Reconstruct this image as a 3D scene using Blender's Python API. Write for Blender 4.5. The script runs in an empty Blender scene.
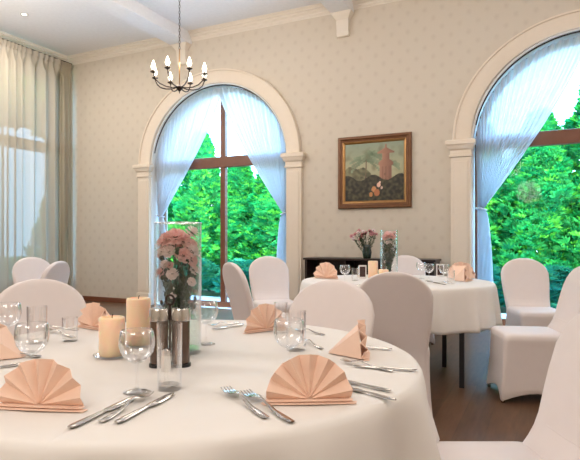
import bpy, bmesh, math, random
from mathutils import Vector, Matrix, noise as mnoise
R = math.radians
PI = math.pi
rnd = random.Random(7)
S = bpy.context.scene
COL = S.collection

# ------------------------------------------------------------------ camera
CAMH = 1.12; YAW = R(26.65); F = 544.0; CX = 275.0; CY = 238.5
fw = Vector((-math.sin(YAW), math.cos(YAW), 0)); rt = Vector((math.cos(YAW), math.sin(YAW), 0))
cam = bpy.data.cameras.new('camera'); co = bpy.data.objects.new('camera', cam); COL.objects.link(co)
co.location = (0, 0, CAMH); co.rotation_euler = (R(90), 0, YAW)
cam.sensor_width = 36; cam.lens = F / 580 * 36
cam.shift_x = (290 - CX) / 580; cam.shift_y = (CY - 230) / 580
S.camera = co

def at_z(px, py, z=0.75):                      # point of a horizontal surface seen at a pixel
    t = (z - CAMH) * F / -(py - CY)
    return (fw + rt * ((px - CX) / F)) * t + Vector((0, 0, z))
def at_d(px, d, z):                            # point at a depth and a height
    v = (fw + rt * ((px - CX) / F)) * d
    return Vector((v.x, v.y, z))
def face(cx, cd):                              # heading (rot z) of local +Y from a camera-frame direction
    v = rt * cx + fw * cd
    return math.atan2(v.y, v.x) - PI / 2

# ------------------------------------------------------------------ materials
class N:
    def __init__(s, name):
        s.m = bpy.data.materials.new(name); s.m.use_nodes = True
        s.t = s.m.node_tree; s.t.nodes.clear(); s.out = s.n('ShaderNodeOutputMaterial')
    def n(s, k, **kw):
        x = s.t.nodes.new(k)
        for a, v in kw.items(): setattr(x, a, v)
        return x
    def l(s, a, b): s.t.links.new(a, b)
    def math(s, op, a, b=0.0, c=0.0):
        x = s.n('ShaderNodeMath', operation=op)
        for i, v in enumerate((a, b, c)):
            if isinstance(v, (int, float)): x.inputs[i].default_value = v
            else: s.l(v, x.inputs[i])
        return x.outputs[0]
    def mix(s, f, a, b):
        x = s.n('ShaderNodeMix', data_type='RGBA')
        for i, v in ((0, f), (6, a), (7, b)):
            if isinstance(v, (int, float)): x.inputs[i].default_value = v
            elif isinstance(v, tuple): x.inputs[i].default_value = (*v[:3], 1)
            else: s.l(v, x.inputs[i])
        return x.outputs[2]
    def noise(s, scale, detail=3, coord='Object', vec=None, stretch=None):
        x = s.n('ShaderNodeTexNoise'); x.inputs['Scale'].default_value = scale; x.inputs['Detail'].default_value = detail
        if vec is None: vec = s.n('ShaderNodeTexCoord').outputs[coord]
        if stretch:
            mp = s.n('ShaderNodeMapping'); mp.inputs['Scale'].default_value = stretch; s.l(vec, mp.inputs[0]); vec = mp.outputs[0]
        s.l(vec, x.inputs[0]); return x.outputs[0]
    def prin(s, col, rough=.6, metal=0.0, sheen=0.0, spec=None, **kw):
        p = s.n('ShaderNodeBsdfPrincipled')
        if isinstance(col, tuple): p.inputs['Base Color'].default_value = (*col[:3], 1)
        else: s.l(col, p.inputs['Base Color'])
        p.inputs['Roughness'].default_value = rough; p.inputs['Metallic'].default_value = metal
        p.inputs['Sheen Weight'].default_value = sheen
        if spec is not None: p.inputs['Specular IOR Level'].default_value = spec
        for k, v in kw.items(): p.inputs[k.replace('_', ' ')].default_value = v
        s.p = p; return p
    def bump(s, h, strength=.3, dist=.01):
        b = s.n('ShaderNodeBump'); b.inputs['Strength'].default_value = strength; b.inputs['Distance'].default_value = dist
        s.l(h, b.inputs['Height']); s.l(b.outputs[0], s.p.inputs['Normal'])
    def end(s, sh=None):
        s.l((sh or s.p.outputs[0]), s.out.inputs[0]); return s.m

def simple(name, c, rough=.6, metal=0, var=.06, scale=20, bump=0, bscale=60, sheen=0, spec=None, **kw):
    m = N(name)
    c2 = tuple(max(0, x * (1 - var * 2)) for x in c)
    m.prin(m.mix(m.noise(scale), c, c2), rough, metal, sheen, spec, **kw)
    if bump: m.bump(m.noise(bscale, 4), bump, .004)
    return m.end()

def cloth_mat():
    m = N('white_tablecloth_linen'); m.prin(m.mix(m.noise(20), (.80, .765, .73), (.78, .745, .71)), .75, 0, .15, .25)
    tc = m.n('ShaderNodeTexCoord'); mp = m.n('ShaderNodeMapping'); mp.inputs['Rotation'].default_value = (0, 0, R(-18)); m.l(tc.outputs['Object'], mp.inputs[0])
    sp = m.n('ShaderNodeSeparateXYZ'); m.l(mp.outputs[0], sp.inputs[0]); h = m.math('MULTIPLY', m.noise(400, 2), .06)
    for k in (0, 1):   # pressed folds crossing at the middle
        d = m.math('ABSOLUTE', m.math('SUBTRACT', sp.outputs[k], .03 + .05 * k))
        h = m.math('ADD', h, m.math('MAXIMUM', m.math('SUBTRACT', 1.0, m.math('MULTIPLY', d, 180.0)), 0.0))
    m.bump(h, .2, .002); return m.end()

def wallpaper():
    m = N('wallpaper'); tc = m.n('ShaderNodeTexCoord'); sp = m.n('ShaderNodeSeparateXYZ'); m.l(tc.outputs['Object'], sp.inputs[0])
    h = m.math('ADD', sp.outputs[0], sp.outputs[1]); v = sp.outputs[2]
    def lattice(o):
        a = m.math('SUBTRACT', m.math('FRACT', m.math('ADD', m.math('DIVIDE', h, .22), o)), .5)
        b = m.math('SUBTRACT', m.math('FRACT', m.math('ADD', m.math('DIVIDE', v, .25), o)), .5)
        d = m.math('SQRT', m.math('ADD', m.math('MULTIPLY', a, a), m.math('MULTIPLY', b, b)))
        return m.math('SUBTRACT', 1.0, m.math('SMOOTH_MIN', m.math('MULTIPLY', d, 5.0), 1.0, .2))
    k = m.math('MAXIMUM', lattice(0), lattice(.5))
    k = m.math('MULTIPLY', m.math('MAXIMUM', k, 0.0), m.math('ADD', .45, m.noise(34, 3)))
    k = m.math('MINIMUM', m.math('MULTIPLY', k, .32), 1.0)
    base = m.mix(m.noise(90, 2), (.63, .565, .475), (.60, .53, .44))
    m.prin(m.mix(k, base, (.44, .36, .29)), .55, spec=.3); m.bump(k, .25, .002)
    return m.end()

def floor_mat():
    m = N('dark_oak_planks'); tc = m.n('ShaderNodeTexCoord')
    br = m.n('ShaderNodeTexBrick'); mp = m.n('ShaderNodeMapping'); mp.inputs['Rotation'].default_value = (0, 0, R(90)); m.l(tc.outputs['Object'], mp.inputs[0])
    m.l(mp.outputs[0], br.inputs[0]); br.offset = .37
    br.inputs['Scale'].default_value = 1; br.inputs['Brick Width'].default_value = 1.3; br.inputs['Row Height'].default_value = .16
    br.inputs['Mortar Size'].default_value = .003; br.inputs['Mortar'].default_value = (.03, .02, .014, 1)
    br.inputs['Color1'].default_value = (.12, .055, .026, 1); br.inputs['Color2'].default_value = (.05, .026, .016, 1)
    g = m.noise(7, 6, vec=tc.outputs['Object'], stretch=(6, .7, 1))
    c = m.mix(m.math('MULTIPLY', g, .8), br.outputs['Color'], (.20, .11, .06))
    m.prin(c, .36, spec=.25); m.bump(g, .2, .003)
    return m.end()

def sheer(name, col, op, tr=.6, fold=0):
    m = N(name); t = m.n('ShaderNodeBsdfTransparent'); d = m.n('ShaderNodeBsdfDiffuse'); l = m.n('ShaderNodeBsdfTranslucent')
    w = m.mix(m.noise(260, 2), col, tuple(x * .93 for x in col))
    m.l(w, d.inputs[0]); m.l(w, l.inputs[0])
    a = m.n('ShaderNodeMixShader'); a.inputs[0].default_value = tr; m.l(d.outputs[0], a.inputs[1]); m.l(l.outputs[0], a.inputs[2])
    # a weave seen edge-on closes up
    lw = m.n('ShaderNodeLayerWeight'); lw.inputs[0].default_value = .5
    f = m.math('MINIMUM', m.math('ADD', op, m.math('MULTIPLY', m.math('POWER', lw.outputs['Facing'], 1.5), .75)), .97)
    b = m.n('ShaderNodeMixShader'); m.l(f, b.inputs[0]); m.l(t.outputs[0], b.inputs[1]); m.l(a.outputs[0], b.inputs[2])
    return m.end(b.outputs[0])

def thin_glass(name, tint=(1, 1, 1), lo=.06, hi=.9, power=1.8):
    m = N(name); t = m.n('ShaderNodeBsdfTransparent'); g = m.n('ShaderNodeBsdfGlossy'); g.inputs['Roughness'].default_value = .03
    t.inputs[0].default_value = (*tint, 1); g.inputs[0].default_value = (.95, .97, 1, 1)
    lw = m.n('ShaderNodeLayerWeight'); lw.inputs[0].default_value = .5
    f = m.math('ADD', lo, m.math('MULTIPLY', m.math('POWER', lw.outputs['Facing'], power), hi))
    f = m.math('MULTIPLY', f, m.math('ADD', .9, m.math('MULTIPLY', m.noise(8), .2)))
    b = m.n('ShaderNodeMixShader'); m.l(f, b.inputs[0]); m.l(t.outputs[0], b.inputs[1]); m.l(g.outputs[0], b.inputs[2])
    return m.end(b.outputs[0])

def translucent(name, c, tr, var=.06):
    m = N(name); p = m.prin(m.mix(m.noise(40), c, tuple(x * (1 - var) for x in c)), .75, 0, .2, .2); l = m.n('ShaderNodeBsdfTranslucent'); l.inputs[0].default_value = (*c, 1)
    x = m.n('ShaderNodeMixShader'); x.inputs[0].default_value = tr; m.l(p.outputs[0], x.inputs[1]); m.l(l.outputs[0], x.inputs[2])
    return m.end(x.outputs[0])

def leafy(name, a, b, c):
    m = N(name); at = m.n('ShaderNodeAttribute'); at.attribute_name = 'tone'
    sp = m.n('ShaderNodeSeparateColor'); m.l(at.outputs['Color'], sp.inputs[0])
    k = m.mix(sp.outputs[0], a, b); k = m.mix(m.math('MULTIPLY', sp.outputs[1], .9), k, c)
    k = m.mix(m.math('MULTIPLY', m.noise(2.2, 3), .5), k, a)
    d = m.n('ShaderNodeBsdfDiffuse'); l = m.n('ShaderNodeBsdfTranslucent'); m.l(k, d.inputs[0]); m.l(k, l.inputs[0])
    x = m.n('ShaderNodeMixShader'); x.inputs[0].default_value = .35; m.l(d.outputs[0], x.inputs[1]); m.l(l.outputs[0], x.inputs[2])
    return m.end(x.outputs[0])

def bulb_mat():
    m = N('lit_bulb'); e = m.n('ShaderNodeEmission'); m.l(m.mix(m.noise(30), (1, .86, .62), (1, .93, .78)), e.inputs[0]); e.inputs[1].default_value = 5
    return m.end(e.outputs[0])

M = dict(
    wall=wallpaper(), floor=floor_mat(),
    ceiling=simple('white_ceiling_paint', (.80, .80, .815), .8, bump=.05),
    plaster=simple('cream_moulding_paint', (.77, .67, .555), .5, var=.03, bump=.04),
    crown=simple('ivory_cornice_paint', (.76, .69, .60), .5, var=.03),
    reveal=simple('white_reveal_paint', (.80, .80, .78), .6, var=.03),
    brown=simple('brown_window_frame', (.22, .075, .035), .4, var=.2, scale=8),
    cloth=cloth_mat(),
    cover=simple('white_stretch_cover', (.79, .715, .70), .6, var=.02, bump=.05, bscale=400, sheen=.2, spec=.3),
    napkin=translucent('peach_napkin_linen', (.99, .72, .575), .10),
    steel=simple('polished_steel', (.52, .49, .46), .18, 1, var=.04),
    chrome=simple('brushed_chrome', (.72, .70, .68), .2, 1, var=.04),
    black=simple('black_metal', (.012, .012, .014), .4, 0, var=.1),
    iron=simple('dark_bronze_iron', (.055, .035, .025), .4, .6, var=.2),
    candle=simple('peach_wax', (1, .75, .54), .5, var=.03, Subsurface_Weight=.7, Subsurface_Scale=.04),
    wick=simple('charred_wick', (.03, .02, .02), .9),
    rimglass=thin_glass('glass_rim', (1, 1, 1), .45, .5, 1), glass=thin_glass('clear_glass'), pane=thin_glass('window_glass', (.97, .99, 1), .01, .12, 4),
    vglass=thin_glass('vase_glass', (.97, .985, .98), .05, .9, 2.5),
    water=thin_glass('vase_water', (.90, .95, .93), .03, .3, 3),
    pot=simple('brown_spice_glass', (.10, .055, .035), .1, var=.3, scale=30, spec=.8),
    salt=simple('white_salt', (.8, .78, .74), .8),
    stem=simple('green_stem', (.05, .11, .03), .5, var=.3),
    calyx=simple('green_calyx', (.04, .09, .025), .5, var=.3),
    leaf=simple('dark_green_leaf', (.03, .075, .025), .5, var=.3),
    petal=translucent('pink_petal', (.99, .68, .65), .35, .1),
    petal2=translucent('pale_pink_petal', (.99, .86, .83), .35, .1),
    petal3=translucent('rose_pink_petal', (.80, .42, .44), .4, .1),
    wood=simple('black_brown_wood', (.030, .014, .010), .35, var=.3, scale=12),
    frame=simple('gilded_brown_wood', (.22, .095, .04), .35, .3, var=.25, scale=14),
    gilt=simple('gilt_slip', (.50, .27, .10), .35, .6, var=.2, scale=20),
    sheer=sheer('white_voile', (.76, .81, .86), .90, .36),
    net=sheer('ivory_voile', (.47, .42, .345), .975, .08),
    drape=sheer('beige_curtain_cloth', (.56, .48, .36), .88, .25),
    white=simple('white_card', (.85, .82, .80), .6), print_=simple('dark_print', (.09, .04, .035), .5, var=.4, scale=80),
    bulb=bulb_mat(), candle_tube=simple('ivory_candle_tube', (.7, .62, .5), .5),
    trunk=simple('brown_bark', (.10, .06, .04), .9, var=.3, bump=.4),
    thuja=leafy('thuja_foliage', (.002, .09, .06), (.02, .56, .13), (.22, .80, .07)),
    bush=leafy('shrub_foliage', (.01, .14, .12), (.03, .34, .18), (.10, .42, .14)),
    patio=simple('pale_stone_paving', (.62, .66, .72), .6, var=.1, scale=3),
    grass=simple('lawn', (.06, .22, .05), .9, var=.3, scale=6),
    greenvase=simple('dark_green_glass', (.008, .022, .012), .15, spec=.8),
)

# ------------------------------------------------------------------ mesh helpers
class G:
    """collects geometry; local coordinates"""
    def __init__(s): s.v = []; s.f = []; s.c = []
    def add(s, vs, fs):
        o = len(s.v); s.v += [tuple(v) for v in vs]; s.f += [tuple(i + o for i in f) for f in fs]; return s
    def box(s, x0, x1, y0, y1, z0, z1):
        return s.add([(x, y, z) for z in (z0, z1) for y in (y0, y1) for x in (x0, x1)],
                     [(0, 2, 3, 1), (4, 5, 7, 6), (0, 1, 5, 4), (2, 6, 7, 3), (0, 4, 6, 2), (1, 3, 7, 5)])
    def loft(s, rings, cap0=True, cap1=True, closed=True):
        n = len(rings[0]); vs = [p for r in rings for p in r]; fs = []
        for i in range(len(rings) - 1):
            for j in range(n if closed else n - 1):
                k = (j + 1) % n
                fs.append((i * n + j, i * n + k, (i + 1) * n + k, (i + 1) * n + j))
        if cap0 and closed: fs.append(tuple(range(n - 1, -1, -1)))
        if cap1 and closed: fs.append(tuple((len(rings) - 1) * n + j for j in range(n)))
        return s.add(vs, fs)
    def lathe(s, prof, n=24, c=(0, 0, 0), cap0=False, cap1=False, sq=0):
        rings = []
        for r, z in prof:
            rings.append([(c[0] + r * math.cos(2 * PI * j / n), c[1] + r * math.sin(2 * PI * j / n), c[2] + z) for j in range(n)])
        return s.loft(rings, cap0, cap1)
    def tube(s, path, rad, n=8, caps=True):
        path = [Vector(p) for p in path]; rings = []; prev = None
        for i, p in enumerate(path):
            a = path[max(0, i - 1)]; b = path[min(len(path) - 1, i + 1)]; t = (b - a).normalized()
            if prev is None:
                u = t.cross(Vector((0, 0, 1)));
                if u.length < .05: u = t.cross(Vector((1, 0, 0)))
            else: u = prev - t * prev.dot(t)
            u.normalize(); prev = u; w = t.cross(u)
            r = rad[i] if isinstance(rad, (list, tuple)) else rad
            rings.append([p + (u * math.cos(2 * PI * j / n) + w * math.sin(2 * PI * j / n)) * r for j in range(n)])
        return s.loft(rings, caps, caps)
    def sphere(s, c, r, n=10, m=7, sc=(1, 1, 1)):
        prof = []
        rings = []
        for i in range(m + 1):
            a = -PI / 2 + PI * i / m; rr = max(1e-4, math.cos(a)) * r
            rings.append([(c[0] + rr * math.cos(2 * PI * j / n) * sc[0], c[1] + rr * math.sin(2 * PI * j / n) * sc[1], c[2] + r * math.sin(a) * sc[2]) for j in range(n)])
        return s.loft(rings)
    def out(s, name, mat, parent=None, smooth=False, loc=None, bevel=0, recalc=True, angle=None):
        me = bpy.data.meshes.new(name); me.from_pydata(s.v, [], s.f)
        if recalc:
            bm = bmesh.new(); bm.from_mesh(me); bmesh.ops.recalc_face_normals(bm, faces=bm.faces); bm.to_mesh(me); bm.free()
        me.materials.append(M[mat] if isinstance(mat, str) else mat)
        if smooth:
            for p in me.polygons: p.use_smooth = True
            if angle: 
                me.set_sharp_from_angle(angle=R(angle))
        o = bpy.data.objects.new(name, me); COL.objects.link(o)
        if parent: o.parent = parent
        if loc is not None: o.location = loc
        if bevel:
            b = o.modifiers.new('bevel', 'BEVEL'); b.width = bevel; b.segments = 2; b.limit_method = 'ANGLE'
        return o

def thing(name, label, cat, loc=(0, 0, 0), rz=0, group=None):
    o = bpy.data.objects.new(name, None); COL.objects.link(o); o.location = loc; o.rotation_euler = (0, 0, rz)
    return tag(o, label, cat, group)
def tag(o, label=None, cat=None, group=None, kind=None):
    if label: o['label'] = label
    if cat: o['category'] = cat
    if group: o['group'] = group
    if kind: o['kind'] = kind
    return o
def struct(o): o['kind'] = 'structure'; return o
KIDS = {}
def dup(o, loc, rz, label, group=None, scale=None):
    def rec(a, par):
        c = a.copy(); COL.objects.link(c)
        if par: c.parent = par
        for k in [x for x in COL.objects if x.parent == a]: rec(k, c)
        return c
    c = rec(o, None); c.location = loc; c.rotation_euler = (0, 0, rz); c['label'] = label
    if group: c['group'] = group
    if scale: c.scale = scale
    return c

# ------------------------------------------------------------------ the room
YW = 7.28; XL = -7.95; ZC = 4.45; XR = 4.5; YB = -4.0; REV = .42
SPR = 2.30; RIN = 1.28; ROUT = 1.50; C1 = -4.72; C2 = .407
def arch_z(x, c): return SPR + math.sqrt(max(0, RIN ** 2 - (x - c) ** 2))
g = G()
cuts = [(C1 - RIN, C1 + RIN, C1), (C2 - RIN, C2 + RIN, C2)]
x = XL
for a, b, c in cuts:
    g.box(x, a, YW, YW + REV, 0, ZC); n = 40
    for i in range(n):
        t0 = PI - PI * i / n; t1 = PI - PI * (i + 1) / n
        xa, xb = c + RIN * math.cos(t0), c + RIN * math.cos(t1)
        za, zb = SPR + RIN * math.sin(t0), SPR + RIN * math.sin(t1)
        g.add([(xa, YW, za), (xb, YW, zb), (xb, YW, ZC), (xa, YW, ZC), (xa, YW + REV, za), (xb, YW + REV, zb), (xb, YW + REV, ZC), (xa, YW + REV, ZC)],
              [(0, 1, 2, 3), (7, 6, 5, 4), (0, 4, 5, 1), (3, 2, 6, 7)])
    x = b
g.box(x, XR, YW, YW + REV, 0, ZC)
struct(g.out('wall_back', 'wall', recalc=False))
# left wall with a wide window
WY0, WY1, WZ0, WZ1 = 1.2, 7.08, .35, 4.05
g = G(); g.box(XL - .35, XL, YB, WY0, 0, ZC).box(XL - .35, XL, WY1, YW + REV, 0, ZC).box(XL - .35, XL, WY0, WY1, 0, WZ0).box(XL - .35, XL, WY0, WY1, WZ1, ZC)
struct(g.out('wall_left', 'wall'))
struct(G().box(XR, XR + .3, YB, YW + REV, 0, ZC).out('wall_right', 'wall'))
struct(G().box(XL - .35, XR + .3, YB - .3, YB, 0, ZC).out('wall_rear', 'wall'))
struct(G().box(XL - .35, XR + .3, YB - .3, YW + .13, -.1, 0).out('floor', 'floor'))
struct(G().box(XL - .35, XR + .3, YB - .3, YW + REV, ZC, ZC + .1).out('ceiling', 'ceiling'))
ti = [0]
def trim(g, mat='plaster', **k):
    ti[0] += 1; return struct(g.out('trim_%d' % ti[0], mat, **k))
# reveals lining the arches
for c in (C1, C2):
    g = G(); rings = []
    pts = [(-RIN, 0), (-RIN, SPR)] + [(RIN * math.cos(PI - PI * i / 40), SPR + RIN * math.sin(PI * i / 40)) for i in range(1, 40)] + [(RIN, SPR), (RIN, 0)]
    rings = [[(c + px * (1 - e / RIN), y, pz if k in (0, len(pts) - 1) else SPR + (pz - SPR) * (1 - e / RIN) if pz > SPR else pz) for k, (px, pz) in enumerate(pts)] for e, y in ((.0, YW - .01), (.02, YW - .01), (.02, YW + REV), (0, YW + REV))]
    g.loft(rings, closed=False); trim(g, 'reveal')
# archivolts, pilasters, capitals
for c in (C1, C2):
    prof = [(RIN - .004, 0), (RIN - .004, .045), (RIN + .02, .055), (ROUT - .035, .055), (ROUT - .03, .075), (ROUT - .008, .075), (ROUT, .05), (ROUT, 0)]
    rings = [[(c + r * math.cos(PI * i / 48), YW - d, SPR + .07 + r * math.sin(PI * i / 48) * (1 - .07 / RIN)) for r, d in prof] for i in range(49)]
    g = G(); g.loft(rings); trim(g, smooth=True, angle=35)
    for sgn in (-1, 1):
        xi = c + sgn * (RIN - .004); xo = c + sgn * (ROUT + .02); lo, hi = min(xi, xo), max(xi, xo)
        g = G(); g.box(lo, hi, YW - .055, YW + .002, 0, SPR - .13)
        g.box(lo + .035, hi - .035, YW - .066, YW - .05, .24, SPR - .2)
        g.box(lo + .055, hi - .055, YW - .061, YW - .05, .26, SPR - .22)
        g.box(lo - .012, hi + .012, YW - .08, YW + .002, 0, .2); trim(g, bevel=.006)
        g = G()
        cap = [(.0, SPR - .145), (.018, SPR - .14), (.018, SPR - .115), (.005, SPR - .11), (.008, SPR - .06), (.03, SPR - .04), (.045, SPR + .0), (.06, SPR + .015), (.06, SPR + .06), (.03, SPR + .075), (.0, SPR + .08)]
        g.loft([[(lo - e, YW + .002, z), (hi + e, YW + .002, z), (hi + e, YW - .06 - e, z), (lo - e, YW - .06 - e, z)] for e, z in cap]); trim(g)
# cornice, with breaks left by the beams
cor = [(0, 4.31), (.010, 4.31), (.016, 4.33), (.028, 4.335), (.032, 4.365), (.055, 4.38), (.062, 4.40), (.085, 4.405), (.09, 4.43), (.11, 4.435), (.112, ZC), (0, ZC)]
for a, b in ((XL, -5.5), (-5.16, -2.72), (-2.42, XR)):
    g = G(); g.loft([[(xx, YW - d, z) for d, z in cor] for xx in (a, b)]); trim(g, 'crown')
g = G(); g.loft([[(XL + d, yy, max(z, 4.36)) for d, z in cor] for yy in (YB, YW)]); trim(g, 'crown')
for a, b in ((-5.5, -5.16), (-2.72, -2.42), (.1, .44)):
    trim(G().box(a, b, YB, YW + .01, 4.27, ZC + .01), 'ceiling', bevel=.01)
    m_ = (a + b) / 2
    g = G(); g.loft([[(m_ - w, YW + .002, z), (m_ + w, YW + .002, z), (m_ + w, YW - d, z), (m_ - w, YW - d, z)] for w, d, z in
                     ((.085, .03, 3.95), (.085, .05, 3.955), (.09, .055, 4.0), (.085, .06, 4.02), (.09, .075, 4.18), (.13, .12, 4.235), (.15, .14, 4.27))]); trim(g, 'crown')
for i, (a, b) in enumerate(((XL, C1 - ROUT - .04), (C1 + ROUT + .04, C2 - ROUT - .04), (C2 + ROUT + .04, XR))):
    struct(G().box(a, b, YW - .018, YW + .002, 0, .08).box(a, b, YW - .026, YW + .002, 0, .02).out('baseboard_back' if i == 0 else 'baseboard_back.%03d' % i, 'brown', bevel=.003))
struct(G().box(XL, XL + .02, YB, YW, 0, .12).out('baseboard_left', 'brown', bevel=.003))

# arched windows
YF = YW + .27
wn = [0]
for c in (C1, C2):
    wn[0] += 1
    root = bpy.data.objects.new('window_%d' % wn[0], None); COL.objects.link(root); struct(root); root.location = (c, YF, 0)
    r0, r1 = RIN - .02, RIN - .10
    g = G()
    def outline(r, zb): return [(-r, zb)] + [(r * math.cos(PI - PI * i / 40), SPR + r * math.sin(PI * i / 40)) for i in range(41)] + [(r, zb)]
    A, B = outline(r0, 0), outline(r1, .08)
    rings = [[(x, y, z) for x, z in L] for L, y in ((A, -.03), (B, -.03), (B, .03), (A, .03))]
    g.loft(rings, closed=False); g.box(-r0, r0, -.03, .03, 0, .09)
    g.out('window_frame', 'brown', root)
    G().box(-.045, .045, -.04, .04, .08, SPR + r1 - .005).out('mullion', 'brown', root, bevel=.006)
    G().box(-r1 - .01, r1 + .01, -.05, .045, 2.275, 2.45).out('transom', 'brown', root, bevel=.008)
    P = outline(r1 + .01, .08); g = G(); g.add([(x, 0, z) for x, z in P], [tuple(range(len(P)))]); g.out('pane', 'pane', root)
# window in left wall behind the long curtain
root = bpy.data.objects.new('window_3', None); COL.objects.link(root); struct(root); root.location = (XL - .15, 0, 0)
g = G(); g.box(-.04, .04, WY0, WY0 + .08, WZ0, WZ1).box(-.04, .04, WY1 - .08, WY1, WZ0, WZ1).box(-.04, .04, WY0, WY1, WZ0, WZ0 + .08).box(-.04, .04, WY0, WY1, WZ1 - .08, WZ1)
g.out('window_frame', 'brown', root)
G().box(-.05, .05, WY0, WY1, 2.66, 2.84).out('transom', 'brown', root)
for yy in (2.6, 4.0, 5.4): G().box(-.04, .04, yy - .05, yy + .05, WZ0, WZ1).out('mullion', 'brown', root)
G().add([(0, WY0, WZ0), (0, WY1, WZ0), (0, WY1, WZ1), (0, WY0, WZ1)], [(0, 1, 2, 3)]).out('pane', 'pane', root)

# ------------------------------------------------------------------ curtains
def swag(c, side, label, apex=.03):
    """voile hung along the arch, gathered to the jamb at z 1.5 and falling from there. side -1 left, 1 right"""
    root = thing('voile_curtain', label, 'curtain', (c, YW + .12, 0), 0, 'voile curtains gathered in the arched windows')
    ns, nt = 150, 40; ra = RIN - .045; zt = 1.50; vs = []
    for i in range(ns + 1):
        s = i / ns                                # 0 at the jamb (spring), 1 at the apex
        a = PI / 2 * (s ** .9) * (1 + apex)
        ax = side * ra * math.cos(a); az = SPR + ra * math.sin(a)
        tx = side * (ra - .02 - .085 * s); tz = zt - .015 + .03 * s
        ph = s * 2 * PI * 19 + 1.4 * math.sin(s * 9)
        for j in range(nt + 1):
            t = j / nt
            # thread: from rail straight-ish to the tie; slight outward sag
            bow = .16 * s * math.sin(PI * t) * (1 - .35 * t)
            px = ax + (tx - ax) * (t ** (1 + .12 * s)) + side * (-.0) ; pz = az + (tz - az) * t
            px -= side * bow * .30
            amp = (.028 * (1 - t) ** .6 + .012)
            y = amp * math.sin(ph) + .012 * math.sin(ph * .37 + 3 * t) + (.03 * (s - .5) * (1 - t))
            lim = math.sqrt(max(.0, ra ** 2 - max(0, pz - SPR) ** 2))
            px = max(-lim, min(lim, px))
            vs.append((px, y, pz))
    f = [(i * (nt + 1) + j, (i + 1) * (nt + 1) + j, (i + 1) * (nt + 1) + j + 1, i * (nt + 1) + j + 1) for i in range(ns) for j in range(nt)]
    G().add(vs, f).out('swag', 'sheer', root, smooth=True, recalc=False)
    vs = []; nj = 24
    for i in range(ns + 1):
        s = i / ns; ph = s * 2 * PI * 11
        for j in range(nj + 1):
            t = j / nj; w = .085 + .14 * (t ** .45) * (1 - .15 * t)
            vs.append((side * (ra - .02 - w * s), (.012 + .02 * t) * math.sin(ph), zt - t * (zt - .03)))
    f = [(i * (nj + 1) + j, (i + 1) * (nj + 1) + j, (i + 1) * (nj + 1) + j + 1, i * (nj + 1) + j + 1) for i in range(ns) for j in range(nj)]
    G().add(vs, f).out('curtain_tail', 'sheer', root, smooth=True, recalc=False)
    g = G(); g.tube([(side * (ra - .005 - .06 + .065 * math.cos(q)), .042 * math.sin(q), zt + .015 * math.cos(q)) for q in [k * PI / 8 for k in range(17)]], .010, 6)
    g.out('tieback', 'sheer', root, smooth=True)
    g = G(); g.tube([(side * (ra + .005), 0, zt), (side * (ra - .02), -.03, zt), (side * (ra - .03), -.06, zt + .01)], .006, 6).sphere((side * (ra - .03), -.065, zt + .01), .014)
    g.out('tieback_hook', 'chrome', root, smooth=True)
swag(C1, -1, 'white voile curtain swept to the left jamb of the arched window by the chandelier')
swag(C1, 1, 'white voile curtain swept right, in the arched window left of the painting')
swag(C2, -1, 'white voile curtain swept to the left jamb of the arched window right of the painting')
swag(C2, 1, 'white voile curtain swept to the far right jamb of the right arched window')
for c, lab in ((C1, 'dark curved curtain rail under the arch of the window by the chandelier'), (C2, 'dark curved curtain rail under the arch of the right window')):
    g = G(); g.tube([(c + (RIN - .028) * math.cos(a), YW + .03, SPR + (RIN - .028) * math.sin(a)) for a in [R(12) + k * R(156) / 40 for k in range(41)]], .009, 6)
    tag(g.out('curtain_rail', 'iron', smooth=True), lab, 'curtain rail')

def long_curtain(name, label, y0, y1, mat, x, amp, nf, seed, grp=None, ztop=4.29):
    r_ = random.Random(seed); n = int((y1 - y0) * 60); vs = []; zs = [ztop, ztop - .03, ztop - .10, ztop - .16, ztop - .3, 3.4, 2.4, 1.4, .6, .03]
    ph = 0; L = []
    for i in range(n + 1):
        u = i / n; ph += 2 * PI * nf / n * (1 + .55 * math.sin(u * 17 + seed) * math.sin(u * 41 + 2)); L.append((y0 + (y1 - y0) * u, ph))
    for y, p in L:
        for k, z in enumerate(zs):
            a = amp * (.35 if k < 2 else .5 if k < 4 else .85 + .15 * k / 9)
            xx = x + a * math.sin(p) + a * .25 * math.sin(p * 2.3 + k * .2)
            if k < 4: xx = x + .35 * amp * math.sin(p * 2)
            vs.append((xx, y + a * .35 * math.cos(p) * (k / 9), z))
    m = len(zs); f = [(i * m + j, (i + 1) * m + j, (i + 1) * m + j + 1, i * m + j + 1) for i in range(n) for j in range(m - 1)]
    root = thing(name, label, 'curtain', (0, 0, 0), 0, grp)
    G().add(vs, f).out('curtain_cloth', mat, root, smooth=True, recalc=False)
    vs = [];
    for y, p in L:
        for k, z in enumerate((ztop + .005, ztop - .05, ztop - .085)): vs.append((x + .004 + .45 * amp * math.sin(p * 2) + .012, y, z))
    f = [(i * 3 + j, (i + 1) * 3 + j, (i + 1) * 3 + j + 1, i * 3 + j + 1) for i in range(n) for j in range(2)]
    G().add(vs, f).out('pleated_heading', mat, root, smooth=True, recalc=False)
long_curtain('sheer_curtain', 'ivory sheer curtain hanging full height over the window in the left wall', 1.0, 7.0, 'net', XL + .19, .055, 30, 3)
long_curtain('side_curtain', 'beige opaque curtain bunched into folds in the left corner of the room', 6.93, 7.2, 'drape', XL + .17, .06, 4, 5)
g = G(); g.tube([(XL + .17, .9, 4.305), (XL + .17, 7.22, 4.305)], .012, 8)
tag(g.out('curtain_rail', 'iron', smooth=True), 'long straight curtain rail under the cornice of the left wall', 'curtain rail')

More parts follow.
